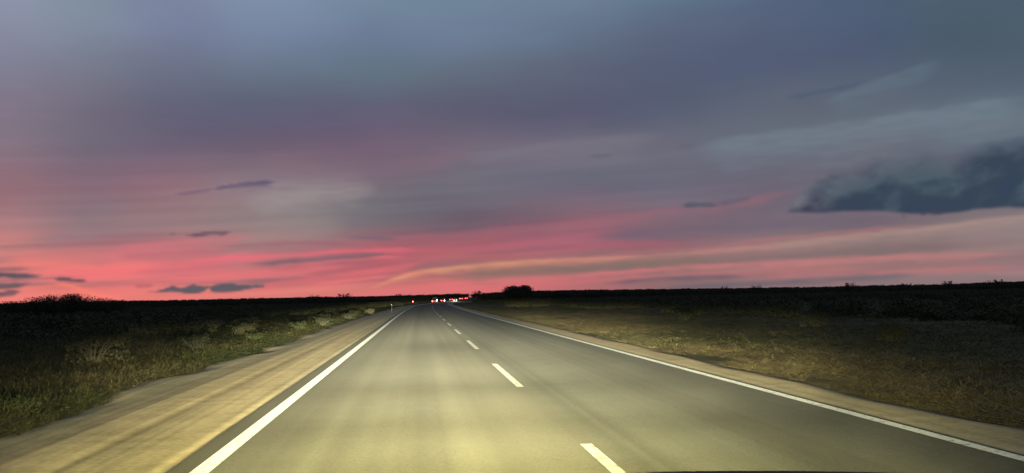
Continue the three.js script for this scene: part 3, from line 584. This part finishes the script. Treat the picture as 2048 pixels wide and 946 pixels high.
// ---------------------------------------------------------------- the car the camera rides in: only the front rim of its bonnet shows
{
  const X = 0.3, g = base('car', X, 0, 0), m = new THREE.MeshPhysicalMaterial({ color: new THREE.Color().setRGB(0.03, 0.03, 0.03), roughness: 0.7, specularIntensity: 0.5 }), G = (name, geometry, material, p = g) => part(name, geometry, material, p);
  g.name = numbered('camera_car').replace('camera_car', 'four_wheel_drive');
  const P = [], I = [], nx = 24, nz = 18;
  for (let j = 0; j <= nz; j++) for (let i = 0; i <= nx; i++) {
    const a = i / nx * 2 - 1, b = j / nz, z = mix(-0.8, -1.98 + 0.1 * a * a, b), y = 1.158 - 0.035 * b - 0.03 * a * a - 0.1 * smooth(0.88, 1, b) ** 2 - 0.08 * smooth(0.88, 1, Math.abs(a));
    P.push(a * 0.9, y, z);
  }
  for (let j = 0; j < nz; j++) for (let i = 0; i < nx; i++) { const a = j * (nx + 1) + i, b = a + nx + 1; I.push(a, a + 1, b, a + 1, b + 1, b); }
  const bonnet = new THREE.BufferGeometry(); bonnet.setAttribute('position', new THREE.Float32BufferAttribute(P, 3)); bonnet.setIndex(I); bonnet.computeVertexNormals();
  G('bonnet', bonnet, m);
  G('front_panel', new RoundedBoxGeometry(1.78, 0.5, 0.12, 4, 0.05).translate(0, 0.78, -1.92), m);
  for (const sx of [-1, 1]) {
    G('side_panel', new RoundedBoxGeometry(0.12, 0.66, 4.3, 4, 0.05).translate(sx * 0.9, 0.74, 0.3), m);
    G('pillar', limb([sx * 0.84, 1.07, -0.75], [sx * 0.66, 1.82, -0.05], 0.045, 0.045, 8), m);
    G('pillar', limb([sx * 0.86, 1.07, 2.3], [sx * 0.68, 1.82, 2.0], 0.06, 0.06, 8), m);
    wheel(g, sx * 0.86, -1.3, 0.4); wheel(g, sx * 0.86, 1.5, 0.4);
  }
  G('roof', new RoundedBoxGeometry(1.46, 0.06, 2.2, 4, 0.025).translate(0, 1.85, 1.0), m);
  G('tailgate', new RoundedBoxGeometry(1.74, 0.66, 0.1, 4, 0.04).translate(0, 0.76, 2.42), m);
  G('floor_pan', new RoundedBoxGeometry(1.7, 0.06, 4.1, 2, 0.02).translate(0, 0.45, 0.25), blackTrim);
  G('dashboard', new RoundedBoxGeometry(1.6, 0.22, 0.4, 4, 0.06).translate(0, 1.02, -0.55), blackTrim);
  G('bumper', new RoundedBoxGeometry(1.86, 0.24, 0.2, 4, 0.06).translate(0, 0.48, -2.02), blackTrim);
  const grille = G('grille', new RoundedBoxGeometry(0.9, 0.24, 0.05, 2, 0.02).translate(0, 0.84, -1.99), blackTrim);
  for (let k = 0; k < 4; k++) G('slat', new RoundedBoxGeometry(0.86, 0.025, 0.03, 1, 0.008).translate(0, 0.76 + k * 0.055, -2.02), alloy, grille);
  tag(g, 'dark car whose bonnet rim shows along the bottom right edge', 'car');

  // headlights: a fan of beams from each lamp, [half angle, dip, first bearing, step, candela of each]
  const beams = [
    [1.1, -0.75, -4, 1, [16000, 18000, 55000, 120000, 140000, 140000, 94000, 33000, 5400, 7800, 6200, 10000]],
    [1.3, -1.2, -8, 1.2, [4900, 7000, 26000, 36000, 34000, 28000, 9000, 1000, 3000, 22000, 27000, 25000, 34000, 20000, 13000, 8000, 6000, 6000]],
    [1.8, -1.8, -12, 1.7, [2300, 4200, 8000, 12000, 17000, 26000, 31000, 27000, 25000, 24000, 22000, 17000, 15000, 15000, 10000, 7000, 5000]],
    [2.7, -2.7, -18, 2.5, [1500, 1700, 2300, 4200, 6000, 8000, 8600, 8800, 8700, 6600, 5200, 4300, 4500, 4800, 4600, 4000, 2600]],
    [4, -4.2, -22, 4, [720, 380, 910, 2600, 3900, 3900, 3800, 3900, 2800, 1600, 800, 700, 700]],
    [6.5, -6.5, -28, 6, [380, 480, 770, 1000, 1100, 1000, 1100, 840, 360, 620, 450]],
    [11, -11, -36, 9, [0, 0, 0, 330, 260, 300, 0, 0, 60]],
    [20, -20, -40, 16, [0, 0, 190, 210, 0, 0]],
  ];
  const farBeam = new THREE.Color().setRGB(1, 0.965, 0.63), nearBeam = new THREE.Color().setRGB(1, 0.94, 0.37);   // white main beam, yellower low lamps
  for (const sx of [-1, 1]) {
    const h = G('headlight', new RoundedBoxGeometry(0.34, 0.2, 0.12, 4, 0.05).translate(sx * 0.7, 0.85, -1.99), lampOn(1, 0.93, 0.6, 3));
    G('rim', new THREE.TorusGeometry(0.13, 0.012, 8, 24).translate(sx * 0.7, 0.85, -2.05), alloy, h);
    for (const [half, dip, first, wide, list] of beams) {
      const fine = half < 3 ? 3 : 2, step = wide / fine;   // packed closer than they are wide, so the beams melt together
      for (let k = 0; k <= (list.length - 1) * fine; k++) {
      const q = Math.min(Math.floor(k / fine), list.length - 2), cd = mix(list[q], list[q + 1], k / fine - q) / fine;
      if (cd < 1) continue;
      const a = rad(first + step * k), e = rad(dip), l = new THREE.SpotLight(farBeam.clone().lerp(nearBeam, smooth(1.5, 8, half)), cd, 0, rad(half), 1, 2);
      l.position.set(sx * 0.7, 0.85, -2.13);
      l.target.position.set(sx * 0.7 + 20 * Math.sin(a) * Math.cos(e), 0.85 + 20 * Math.sin(e), -2.13 - 20 * Math.cos(a) * Math.cos(e));
      l.castShadow = true;
      g.add(l, l.target);
      }
    }
  }
}
renderer.render(scene, camera);
